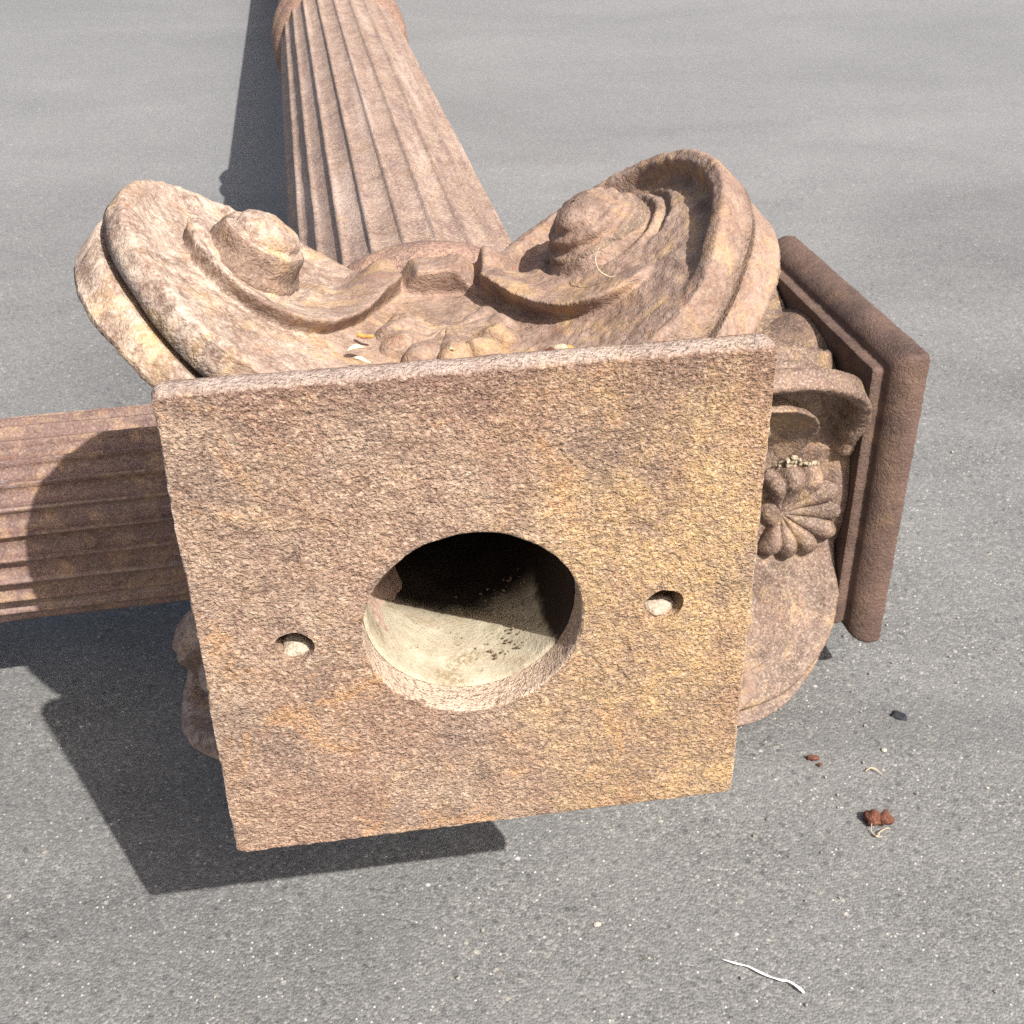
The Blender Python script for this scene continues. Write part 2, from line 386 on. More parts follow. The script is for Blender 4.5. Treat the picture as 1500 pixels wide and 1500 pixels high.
# ------------------------------------------------------------------ column pieces (local frame: z runs from the abacus face to the shaft)
HALF = 0.15
def build_abacus():
    hole_r, hc = 0.0592, (-0.005, 0.001)
    per = 150                                     # points per side
    side = np.sin(np.linspace(-1, 1, per, endpoint=False) * np.pi / 2) * 0.35 + np.linspace(-1, 1, per, endpoint=False) * 0.65
    sq = np.concatenate([np.stack([side, -np.ones(per)], 1), np.stack([np.ones(per), side], 1),
                         np.stack([-side, np.ones(per)], 1), np.stack([-np.ones(per), -side], 1)])
    n = len(sq)
    rc = 0.030
    q_ = np.abs(sq) - (1 - rc)
    m_ = (q_ > 0).all(1)
    nl_ = np.linalg.norm(q_, axis=1)
    sq[m_] = np.sign(sq[m_]) * ((1 - rc) + q_[m_] / nl_[m_][:, None] * rc)
    d = sq * HALF - np.array(hc)
    d = d / np.linalg.norm(d, axis=1)[:, None]
    circ = np.array(hc) + d * hole_r
    rings = []
    # hole wall, from the back to the front
    for z, rr in ((0.042, 0.0), (0.030, 0.0), (0.020, 0.0), (0.010, 0.0), (0.004, 0.0), (0.0008, 0.0002), (0.0, 0.0010)):
        c = np.array(hc) + d * (hole_r + rr)
        rings.append(np.column_stack([c, np.full(n, z)]))
    c0 = rings[-1][:, :2]
    nr = 105
    for i in range(1, nr + 1):
        t = i / nr
        q = c0 * (1 - t) + sq * (HALF - 0.0014) * t
        rings.append(np.column_stack([q, np.zeros(n)]))
    prof = [(0.1497, 0.0010), (0.1503, 0.0045), (0.1506, 0.009), (0.1500, 0.0145), (0.1482, 0.0195), (0.1455, 0.0240), (0.1415, 0.0280),
            (0.1375, 0.0298), (0.1345, 0.0304), (0.1330, 0.0322), (0.1336, 0.0345), (0.1342, 0.0355), (0.1342, 0.0405), (0.1334, 0.0418), (0.120, 0.042), (0.10, 0.042), (0.08, 0.042)]
    for h, z in prof:
        rings.append(np.column_stack([sq * h, np.full(n, z)]))
    V = np.concatenate(rings)
    F = grid_faces(len(rings), n, True)
    o = (len(rings) - 1) * n
    F += [(o + j, o + (j + 1) % n, (j + 1) % n, j) for j in range(n)]
    # casting roughness
    r = np.hypot(V[:, 0], V[:, 1])
    amp = np.where(V[:, 2] < 0.002, 0.00075, 0.0007)
    e = fbm(V, 230, 2, 3) * 0.75 + fbm(V, 38, 2, 9) * 0.8
    front = V[:, 2] < 0.0005
    V[front, 2] += e[front] * amp[front]
    rest = ~front
    nx = np.sign(V[:, 0]) * (np.abs(V[:, 0]) > np.abs(V[:, 1]) - 1e-4)
    ny = np.sign(V[:, 1]) * (np.abs(V[:, 1]) > np.abs(V[:, 0]) - 1e-4)
    V[:, 0] += rest * nx * e * 0.0005
    V[:, 1] += rest * ny * e * 0.0005
    me = fix_normals(mesh('abacus', V, F))
    # bolt holes
    tmp = bpy.data.objects.new('abacus_tmp', me); C.objects.link(tmp)
    cutters = []
    for cx, cy, cr, sd_ in ((-0.1010, 0.0030, 0.0105, 1), (0.0995, 0.0010, 0.0112, 2)):
        rr = np.random.default_rng(sd_)
        th = np.linspace(0, 2 * np.pi, 36, endpoint=False)
        rad = cr * (1 + 0.05 * np.sin(2 * th + sd_) + 0.03 * np.sin(5 * th + 2 * sd_))
        ring = np.stack([cx + rad * np.cos(th), cy + rad * np.sin(th)], 1)
        ringb = np.stack([cx + .9 * rad * np.cos(th), cy + .9 * rad * np.sin(th)], 1)
        V2 = np.concatenate([np.column_stack([ring, np.full(36, -0.01)]), np.column_stack([ringb, np.full(36, 0.026)])])
        F2 = [(j, (j + 1) % 36, 36 + (j + 1) % 36, 36 + j) for j in range(36)] + [tuple(range(35, -1, -1)), tuple(range(36, 72))]
        cm = fix_normals(mesh('cutter', V2, F2))
        co = bpy.data.objects.new('cutter', cm); C.objects.link(co); cutters.append(co)
        md = tmp.modifiers.new('cut', 'BOOLEAN'); md.operation = 'DIFFERENCE'; md.solver = 'EXACT'; md.object = co
    dg = bpy.context.evaluated_depsgraph_get()
    res = bpy.data.meshes.new_from_object(tmp.evaluated_get(dg))
    for co in cutters + [tmp]:
        bpy.data.objects.remove(co)
    res.name = 'abacus'
    res.materials.clear()
    res.polygons.foreach_set('use_smooth', [True] * len(res.polygons))
    try:
        res.set_sharp_from_angle(angle=math.radians(50))
    except Exception:
        pass
    return res

# curved plan of one face of the capital
H0, A2 = 0.108, 3.1
_us = np.linspace(0, 0.24, 3000)
_hs = H0 + A2 * _us ** 2
_ts = np.concatenate([[0], np.cumsum(np.hypot(np.diff(_us), np.diff(_hs)))])
def plan(t, w, h):
    """face coordinates (t along the face, w depth, h outward) to local xyz of the face whose outward side is -y"""
    u = np.sign(t) * np.interp(np.abs(t), _ts, _us)
    hh = H0 + A2 * u * u
    sl = 2 * A2 * u
    ln = np.sqrt(1 + sl * sl)
    # outward normal of the curve y=-(H0+A2 u^2)
    nx, ny = -sl / ln, -1 / ln
    return np.stack([u + nx * h, -hh + ny * h, w], -1)

VC = (0.109, 0.152)                               # volute centre in (t, w)
RIDGE = np.array([(-0.02, 0.206), (0.0, 0.206), (0.026, 0.203), (0.045, 0.178), (0.060, 0.148), (0.080, 0.122), (0.105, 0.110), (0.132, 0.113),
                  (0.152, 0.128), (0.161, 0.150), (0.156, 0.176), (0.140, 0.194), (0.118, 0.200)])
def smooth_poly(P, k=10):
    out = []
    n = len(P)
    for i in range(n - 1):
        p0 = P[max(i - 1, 0)]; p1 = P[i]; p2 = P[i + 1]; p3 = P[min(i + 2, n - 1)]
        for s in np.linspace(0, 1, k, endpoint=False):
            out.append(0.5 * ((2 * p1) + (-p0 + p2) * s + (2 * p0 - 5 * p1 + 4 * p2 - p3) * s * s + (-p0 + 3 * p1 - 3 * p2 + p3) * s ** 3))
    out.append(P[-1])
    return np.array(out)
RS = smooth_poly(RIDGE, 5)
def ridge_sd(a, w):
    """signed distance to the spiral ridge (positive on the eye side) and position 0..1 along it"""
    best = np.full(a.shape, 1e9); sg = np.zeros(a.shape); pos = np.zeros(a.shape)
    n = len(RS) - 1
    for i in range(n):
        p, q = RS[i], RS[i + 1]
        dx, dy = q - p
        l2 = dx * dx + dy * dy
        s = np.clip(((a - p[0]) * dx + (w - p[1]) * dy) / l2, 0, 1)
        ex = a - (p[0] + s * dx); ey = w - (p[1] + s * dy)
        dd = np.hypot(ex, ey)
        cr = dx * ey - dy * ex
        m = dd < best
        best = np.where(m, dd, best); sg = np.where(m, np.sign(cr), sg); pos = np.where(m, (i + s) / n, pos)
    return best * sg, pos

def vol_R(phi):
    d = np.degrees(phi)
    return np.interp(d, [-180, -135, -90, -45, 0, 45, 90, 135, 180], [0.085, 0.108, 0.109, 0.098, 0.0985, 0.1015, 0.106, 0.090, 0.085])

SC = [1.0, 1.0]
def outline(t, w):
    a = np.abs(t) * np.where(t < 0, SC[0], SC[1])
    r = np.hypot(a - VC[0], w - VC[1]); phi = np.arctan2(w - VC[1], a - VC[0])
    v = r - vol_R(phi)
    top = 0.224 - 0.004 * np.cos(np.pi * np.minimum(a, 0.06) / 0.026)
    b = np.maximum(np.maximum(0.0435 - w, w - top), a - VC[0])
    k = 0.006
    hmix = np.clip(0.5 + 0.5 * (b - v) / k, 0, 1)
    return b * (1 - hmix) + v * hmix - k * hmix * (1 - hmix)

def relief(t, w, e, rim_amp, rfade, rim_lo, ramp):
    a = np.abs(t) * np.where(t < 0, SC[0], SC[1])
    phi = np.degrees(np.arctan2(w - VC[1], a - VC[0]))
    q, pos = ridge_sd(a, w)
    r = np.hypot(a - VC[0], w - VC[1])
    inv = sstep(r, 0.115, 0.095)
    # outer rim
    pm = sstep(phi, -75, -30) * (1 - sstep(phi, 150, 178))
    if rim_lo:
        pm = np.where(phi > 0, pm, 1.0) * np.where(phi < -120, 0, 1.0)
        inv = sstep(a, 0.03, 0.06)
    amp = np.where(t < 0, rim_amp[0], rim_amp[1])
    rim = amp * 0.0080 * (1 - sstep(e, 0.0105, 0.0180)) * pm * inv
    rim -= amp * 0.0045 * np.exp(-((e - 0.022) / 0.008) ** 2) * pm * inv
    # spiral ridge / egg-and-dart lip
    f0 = np.where(t < 0, rfade[0], rfade[1])
    fade = 1 - np.clip((pos - f0) / 0.16, 0, 1) ** 2
    lipm = 1 - sstep(a, 0.035, 0.075)
    egg = 1 - 0.75 * np.exp(-((np.mod(t - 0.003 + 0.026 + 0.5 * 0.052, 0.052) - 0.5 * 0.052) / 0.0058) ** 2)
    A = 0.0135 * np.where(t < 0, ramp[0], ramp[1]) * fade * (1 + 0.45 * lipm) * (egg * lipm + (1 - lipm))
    qp = np.maximum(q - 0.014 * lipm, 0)
    inner = np.where(q > 0, np.exp(-(qp / 0.012) ** 2) * 0.8 + 0.2 * np.exp(-(q / 0.04) ** 2), sstep(q, -0.0055 - 0.004 * lipm, 0.0005))
    H = rim + A * inner
    # hollow of the band between abacus and lip
    band = np.exp(-((w - 0.10) / 0.05) ** 2) * (1 - sstep(a, 0.06, 0.13))
    ridge_h = A * inner
    H -= 0.003 * band
    # rise of the eye platform
    H += 0.006 * np.exp(-((a - 0.113) ** 2 + (w - 0.165) ** 2) / 0.032 ** 2)
    return H, ridge_h

def build_face(seed, rim_amp=(1.0, 1.0), rfade=(0.8, 0.8), scl=(1.0, 1.0), rim_lo=False, cone=0.0, ramp=(1.0, 1.0), boss=None, chan=0.0, th_s=1.0, st=0.0015):
    SC[:] = scl
    tt = np.arange(-0.213, 0.2131, st); ww = np.arange(0.036, 0.262, st)
    T, W = np.meshgrid(tt, ww)
    T = T.ravel(); W = W.ravel()
    sd_ = outline(T, W)
    n, m = len(ww), len(tt)
    # snap the outside vertices that border the shape on to its outline
    eps = 1e-4
    gx = (outline(T + eps, W) - outline(T - eps, W)) / (2 * eps); gy = (outline(T, W + eps) - outline(T, W - eps)) / (2 * eps)
    g2 = np.maximum(gx * gx + gy * gy, 0.2)
    near = sd_ > -0.3 * st
    Ts = np.where(near, T - gx * sd_ / g2, T); Ws = np.where(near, W - gy * sd_ / g2, W)
    idx = np.arange(n * m).reshape(n, m)
    q = np.stack([idx[:-1, :-1], idx[:-1, 1:], idx[1:, 1:], idx[1:, :-1]], -1).reshape(-1, 4)
    keep = (sd_[q] < -0.3 * st).any(1)
    q = q[keep]
    used = np.unique(q)
    remap = -np.ones(n * m, int); remap[used] = np.arange(len(used))
    q = remap[q]
    Ts = Ts[used]; Ws = Ws[used]
    e = np.maximum(-outline(Ts, Ws), 0)
    H, RHt = relief(Ts, Ws, e, rim_amp, rfade, rim_lo, ramp)
    H = H + np.where(Ts > 0, cone, 0) * (0.011 * np.exp(-((np.abs(Ts) * scl[1] - 0.116) ** 2 + (Ws - 0.178) ** 2) / 0.040 ** 2))
    if boss is not None:
        for i_, (bt, bw, br) in enumerate(boss):
            d_b = np.hypot(Ts - bt, Ws - bw)
            H = H - 0.0045 * np.exp(-((d_b - br * 1.06) / 0.0035) ** 2)
            if cone and bt > 0:
                ph_ = np.degrees(np.arctan2(Ws - bw, np.abs(Ts) - abs(bt)))
                H = H - 0.0050 * np.exp(-((d_b - br - 0.0125) / 0.0026) ** 2) * sstep(ph_, -70, -40) * (1 - sstep(ph_, 70, 110))
    if chan:
        aa_ = np.abs(Ts) * np.where(Ts < 0, scl[0], scl[1])
        H = H - np.where(Ts > 0, chan, 0) * np.exp(-((e - 0.029) / 0.011) ** 2) * sstep(aa_, 0.05, 0.08)
    rr = 0.0034
    x = np.clip(1 - e / rr, 0, 1)
    Hr = H - rr * (1 - np.sqrt(np.maximum(1 - x * x, 0)))
    base = plan(Ts, Ws, np.zeros_like(Ts))
    nz = fbm(base, 90, 3, seed) * 0.0006 + fbm(base, 280, 2, seed + 3) * 0.0006
    shear = -0.25 * np.maximum(H, 0)
    sc = np.where(Ts < 0, scl[0], scl[1])
    aa = np.abs(Ts) * sc
    d_ = 1.5e-3
    qa = (ridge_sd(aa + d_, Ws)[0] - ridge_sd(aa - d_, Ws)[0]) / (2 * d_)
    qw = (ridge_sd(aa, Ws + d_)[0] - ridge_sd(aa, Ws - d_)[0]) / (2 * d_)
    ql = np.maximum(np.hypot(qa, qw), 0.3)
    over = -0.75 * RHt * sstep(e, 0.0, 0.010) * (0.75 + 0.25 * sstep(aa, 0.035, 0.07))
    qq = ridge_sd(aa, Ws)[0]
    over = over * (1 - sstep(qq, 0.006, 0.020))
    front = plan(Ts + over * qa / ql * np.sign(Ts) * sstep(aa, 0.0, 0.012), Ws + over * qw / ql + shear, Hr + nz)
    th = np.interp(np.abs(Ts), [0, 0.10, 0.17, 0.2], [0.030, 0.024, 0.0165, 0.015]) * np.where(Ts > 0, th_s, 1.0)
    midl = plan(Ts, Ws, H * 0.3 - th * 0.55)
    back = plan(Ts, Ws, -th)
    N = len(Ts)
    V = np.concatenate([front, back])
    F = [tuple(f) for f in q.tolist()]
    # boundary edges
    from collections import Counter
    cnt = {}
    for f in F:
        for i in range(4):
            a, b = f[i], f[(i + 1) % 4]
            key = (min(a, b), max(a, b))
            if key in cnt: cnt[key] = None
            else: cnt[key] = (a, b)
    B = [v for v in cnt.values() if v is not None]
    bv = sorted({i for ab in B for i in ab})
    bm_ = {v: 2 * N + i for i, v in enumerate(bv)}
    mids = midl[bv] + (fbm(midl[bv], 90, 3, seed + 5) * 0.0012)[:, None]
    V = np.concatenate([V, mids])
    F += [(f[3] + N, f[2] + N, f[1] + N, f[0] + N) for f in F]
    for a, b in B:
        F.append((b, a, bm_[a], bm_[b]))
        F.append((bm_[b], bm_[a], a + N, b + N))
    me = fix_normals(mesh('capital_face', V, F))
    rimset = {(min(a, b), max(a, b)) for a, b in B}
    for ed in me.edges:
        if tuple(sorted(ed.vertices)) in rimset:
            ed.use_edge_sharp = True
    return me

def rotz(V, k):
    c, s = [(1, 0), (0, 1), (-1, 0), (0, -1)][k % 4]
    V = np.asarray(V, float)
    return np.stack([c * V[..., 0] - s * V[..., 1], s * V[..., 0] + c * V[..., 1], V[..., 2]], -1)

def rot_mesh(me, k):
    n = len(me.vertices)
    co = np.empty(n * 3); me.vertices.foreach_get('co', co)
    me.vertices.foreach_set('co', rotz(co.reshape(-1, 3), k).ravel()); me.update()
    return me

def frame_at(t, w, h=0.0):
    p = plan(np.array([t]), np.array([w]), np.array([h]))[0]
    p1 = plan(np.array([t + 1e-4]), np.array([w]), np.array([h]))[0]
    et = (p1 - p) / np.linalg.norm(p1 - p)
    ew = np.array([0, 0, 1.0])
    nn = np.cross(et, ew)                          # outward
    if nn[1] > 0: nn = -nn
    return p, et, ew, nn

def build_eye(tc, wc, scl, kind, seed):
    p, et, ew, nn = frame_at(tc, wc, 0.004)
    if kind == 'dome':
        prof = [(0.0345, -0.010), (0.0338, 0.001), (0.0312, 0.0035), (0.0296, 0.007), (0.0284, 0.012), (0.0276, 0.0175), (0.0268, 0.0195), (0.0250, 0.0207), (0.0222, 0.0212), (0.0210, 0.0218),
                (0.0204, 0.0245), (0.0194, 0.0275), (0.0172, 0.0300), (0.0130, 0.0322), (0.0080, 0.0335), (0.0004, 0.0340)]
    else:
        prof = [(0.0400, -0.010), (0.0395, 0.000), (0.0385, 0.006), (0.0372, 0.011), (0.0355, 0.0130), (0.0315, 0.0138), (0.0296, 0.0158), (0.0300, 0.0205), (0.0288, 0.0235), (0.0255, 0.0248), (0.0226, 0.0256),
                (0.0215, 0.0295), (0.0200, 0.0325), (0.0155, 0.0355), (0.0090, 0.0378), (0.0004, 0.0385)]
    prof = [(a * scl, b * (scl * 0.95 if b > 0 else 1)) for a, b in prof]
    dense = []
    for (a, b), (c, d) in zip(prof[:-1], prof[1:]):
        for s in (0, 0.5):
            dense.append((a + (c - a) * s, b + (d - b) * s))
    dense.append(prof[-1])
    V, F = lathe(dense, 56, False)
    # slight spiral lean
    ang = np.arctan2(V[:, 1], V[:, 0])
    k = fbm(V, 80, 3, seed) * 0.0008 + fbm(V, 260, 2, seed + 1) * 0.0006
    rad = np.hypot(V[:, 0], V[:, 1]) + k
    if kind != 'dome':
        rad = rad * (1 + 0.05 * np.sin(ang + 0.6))
    V = np.stack([rad * np.cos(ang), rad * np.sin(ang), V[:, 2] + k * 0.6], 1)
    lean = -0.18
    W = p + V[:, :1] * et + V[:, 1:2] * ew + V[:, 2:] * (nn + lean * ew)
    me = mesh('volute_eye', W, F)
    me['cap_h'] = 1
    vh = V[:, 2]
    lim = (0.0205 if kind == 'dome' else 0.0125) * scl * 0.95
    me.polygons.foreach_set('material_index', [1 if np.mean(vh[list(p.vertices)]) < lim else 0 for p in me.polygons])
    return fix_normals(me)

def build_palmette(seed, scale=1.0, root_w=0.103, t0=0.0, relief_h=1.0, groove=0.65, lump=0.0008, fan=False):
    nr, na = 26, 240
    th = np.linspace(-np.pi, np.pi, na, endpoint=False)           # 0 = toward the abacus (-w)
    rho = np.linspace(0, 1, nr) ** 0.8
    TH, RH = np.meshgrid(th, rho)
    span = math.radians(118 if fan else 132)
    nl = 9
    per = 2 * span / nl
    ph = (TH + span) / per
    fr = ph - np.floor(ph)
    lobe = np.sqrt(np.maximum(1 - (2 * fr - 1) ** 2, 0))
    inside = (np.abs(TH) < span)
    li = np.clip(np.floor(ph), 0, nl - 1)
    length = 0.053 - 0.013 * np.abs((li - 4) / 4) ** 1.3 if not fan else 0.046 + 0.026 * (1 - np.abs(li - 4) / 4) ** 1.2
    edge = np.where(inside, length * (0.78 + 0.22 * lobe), 0.017)
    edge *= scale
    R = RH * edge
    body = np.where(inside, 0.005 + 0.0135 * np.minimum(RH / 0.7, 1) ** 0.8 * (1 - groove + groove * lobe), 0.010)
    body = body * relief_h
    body = np.where(inside, body + 0.003 * np.exp(-(RH / 0.2) ** 2), body)
    roll = np.sqrt(np.maximum(1 - RH ** 7, 0))
    h = body * roll - 0.008 * (1 - roll)
    t = t0 + R * np.sin(TH); w_ = root_w - R * np.cos(TH)
    P = plan(t.ravel(), w_.ravel(), np.zeros(t.size))
    k = fbm(P, 75, 4, seed) * lump
    V = plan(t.ravel(), np.maximum(w_.ravel() - 0.3 * np.maximum(h.ravel(), 0), 0.0425 - 0.004), h.ravel() - 0.005 + k)
    F = grid_faces(nr, na, True)
    # skirt to the face behind
    base = plan(t[-1], np.maximum(w_[-1], 0.0425), np.full(na, -0.020))
    o = len(V)
    V = np.concatenate([V, base])
    F += [((nr - 1) * na + j, (nr - 1) * na + (j + 1) % na, o + (j + 1) % na, o + j) for j in range(na)]
    return fix_normals(mesh('palmette', V, F))

def build_bell():
    V, F = lathe([(0.060, 0.0428), (0.125, 0.0428), (0.118, 0.055), (0.104, 0.09), (0.098, 0.14), (0.096, 0.20), (0.097, 0.235), (0.0975, 0.262), (0.095, 0.280),
                  (0.060, 0.280), (0.060, 0.16)], 72, True)
    V = list(V); F = list(F)
    # diagonal webs that carry the volutes
    for k in range(4):
        a = math.pi / 4 + k * math.pi / 2
        d = np.array([math.cos(a), math.sin(a)]); nrm = np.array([-d[1], d[0]])
        o = len(V)
        for s in (-1, 1):
            for r, z in ((0.09, 0.06), (0.19, 0.085), (0.215, 0.12), (0.215, 0.17), (0.19, 0.21), (0.09, 0.235)):
                q = d * r + nrm * s * 0.007
                V.append((q[0], q[1], z))
        F += [tuple(o + i for i in range(6)), tuple(o + 11 - i for i in range(6))]
        F += [(o + i, o + (i + 1) % 6, o + 6 + (i + 1) % 6, o + 6 + i) for i in range(6)]
    return fix_normals(mesh('bell', V, F))

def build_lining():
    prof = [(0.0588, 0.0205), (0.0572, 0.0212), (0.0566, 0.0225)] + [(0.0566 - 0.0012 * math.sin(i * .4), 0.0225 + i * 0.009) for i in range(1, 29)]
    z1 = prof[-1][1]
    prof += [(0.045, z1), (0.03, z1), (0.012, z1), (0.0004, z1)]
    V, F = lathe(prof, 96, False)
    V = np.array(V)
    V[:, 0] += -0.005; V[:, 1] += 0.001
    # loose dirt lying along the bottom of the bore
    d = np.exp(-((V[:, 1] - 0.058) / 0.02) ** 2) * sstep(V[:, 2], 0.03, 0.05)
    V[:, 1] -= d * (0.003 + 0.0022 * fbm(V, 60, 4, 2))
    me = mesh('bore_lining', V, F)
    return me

def build_shaft(rad, L0, L1, nf=26, ppf=20, taper=0.0, depth=0.0060):
    nz = 80
    zs = np.concatenate([np.linspace(L0, L0 + 1.4, nz), np.linspace(L0 + 1.45, L1, 12)])
    n = nf * ppf
    th = (np.arange(n)) * 2 * np.pi / n
    fr = (np.arange(n) % ppf) / ppf
    fil = 0.13
    x = np.clip((fr - fil) / (1 - fil), 0, 1) * 2 - 1
    fl = np.where(fr < fil, 0, np.maximum(1 - x * x, 0) ** 0.36)
    Z, T = np.meshgrid(zs, th, indexing='ij')
    D = np.broadcast_to(fl, Z.shape)
    ends = sstep(Z, L0 + 0.012, L0 + 0.03)
    r = rad + taper * (Z - L0) - depth * D * ends
    P = np.stack([r * np.cos(T), r * np.sin(T), Z], -1).reshape(-1, 3)
    k = fbm(P, 30, 3, 4) * 0.0006
    P[:, :2] *= (1 + k / rad)[:, None]
    V = P
    F = grid_faces(len(zs), n, True)
    F += [tuple(range(n - 1, -1, -1)), tuple((len(zs) - 1) * n + j for j in range(n))]
    return fix_normals(mesh('shaft', V, F))

def torus_prof(r_in, r_out, z0, z1, k=9):
    zc, hz = (z0 + z1) / 2, (z1 - z0) / 2
    dr = min(hz, r_out - r_in - 0.002)
    out = [(r_in, z0)]
    for i in range(k):
        a = -math.pi / 2 + math.pi * i / (k - 1)
        out.append((r_out - dr + dr * math.cos(a), zc + hz * math.sin(a)))
    out.append((r_in, z1))
    return out

def ring_mesh(name, prof, seed):
    V, F = lathe(prof, 80, True)
    V = np.array(V)
    V[:, :2] *= (1 + fbm(V, 40, 3, seed) * 0.004)[:, None]
    return fix_normals(mesh(name, V, F))

def box_mesh(name, x0, x1, y0, y1, z0, z1, bev=0.006):
    bm = bmesh.new()
    bmesh.ops.create_cube(bm, size=1.0)
    for v in bm.verts:
        v.co = Vector(((x0 + x1) / 2 + v.co.x * (x1 - x0), (y0 + y1) / 2 + v.co.y * (y1 - y0), (z0 + z1) / 2 + v.co.z * (z1 - z0)))
    bmesh.ops.bevel(bm, geom=bm.edges[:], offset=bev, segments=3, affect='EDGES', profile=0.5)
    me = bpy.data.meshes.new(name); bm.to_mesh(me); bm.free()
    return me

def lump_mesh(name, rx, ry, rz, seed, rough=0.35, sub=3, amp_scale=1.0):
    bm = bmesh.new()
    bmesh.ops.create_icosphere(bm, subdivisions=sub, radius=1.0)
    P = np.array([v.co for v in bm.verts])
    k = 1 + rough * fbm(P, 1.3, 4, seed)
    P = P * k[:, None] * np.array([rx, ry, rz])
    for v, p in zip(bm.verts, P): v.co = p
    me = bpy.data.meshes.new(name); bm.to_mesh(me); bm.free()
    me.polygons.foreach_set('use_smooth', [True] * len(me.polygons))
    return me

MESH = {}
MESH['abacus'] = build_abacus()
MESH['faces'] = []
# k: 0 = face toward -y (top of the near capital), 1 = +x, 2 = +y, 3 = -x
FACE = [dict(rim_amp=(0.15, 1.05), rfade=(0.74, 0.44), cone=1.0, scl=(1.045, 1.09), boss=((-0.119, 0.168, 0.0315), (0.107, 0.181, 0.0340))), dict(scl=(1.11, 1.0)), dict(rim_amp=(0.15, 1.15), rfade=(0.8, 0.97), scl=(1.07, 1.12), rim_lo=True, ramp=(1.0, 1.25), chan=0.012, th_s=0.6), dict(scl=(1.12, 1.055))]
EYES = [((-0.119, 0.168, 0.92, 'dome'), (0.107, 0.181, 0.86, 'stepped')), ((-0.111, 0.162, 0.9, 'stepped'), (0.113, 0.162, 0.9, 'dome')),
        ((-0.113, 0.162, 0.9, 'dome'), (0.104, 0.158, 0.72, 'dome')), ((-0.150, 0.188, 0.9, 'dome'), (0.113, 0.162, 1.0, 'dome'))]
for k in range(4):
    me = rot_mesh(build_face(11 + k, **FACE[k]), k)
    eyes = [rot_mesh(build_eye(*EYES[k][i], 31 + k * 2 + i), k) for i in (0, 1)]
    MESH['faces'].append((me, eyes))
_f3 = rot_mesh(build_face(14, scl=(1.95, 1.05)), 3)
MESH['facesB'] = MESH['faces'][:3] + [(_f3, [rot_mesh(build_eye(-0.060, 0.150, 0.6, 'dome', 37), 3), MESH['faces'][3][1][1]])]
MESH['palmA'] = [rot_mesh(build_palmette(51 + k, 1.0, 0.138 if k == 0 else 0.115, 0.0, 0.85 if k == 0 else 1.0, 0.38 if k == 0 else 0.65, 0.0024 if k == 0 else 0.0008), k) for k in range(4)]
MESH['palmB'] = [rot_mesh(build_palmette(61 + k, 0.7 if k == 3 else 1.0, 0.103, -0.014 if k == 2 else 0.0, 0.4 if k == 3 else 1.15, 0.6, 0.0011, True), k) for k in range(4)]
MESH['bell'] = build_bell()
MESH['lining'] = build_lining()

M_crumb = plain('dark_crumbs', (0.17, 0.125, 0.08), 0.95, 0.1, 0.5, 300, 0.5)
M_holedirt = plain('pale_mortar_dirt', (0.44, 0.36, 0.28), 0.95, 0.1, 0.35, 500, 0.9)
def EIX(me):
    ix = np.zeros(len(me.polygons), np.int32); me.polygons.foreach_get('material_index', ix)
    return ix

def with_mat(me, mat):
    c = me.copy()
    ix = np.zeros(len(c.polygons), np.int32); c.polygons.foreach_get('material_index', ix)
    c.materials.clear(); c.materials.append(mat)
    c.polygons.foreach_set('material_index', ix)
    return c

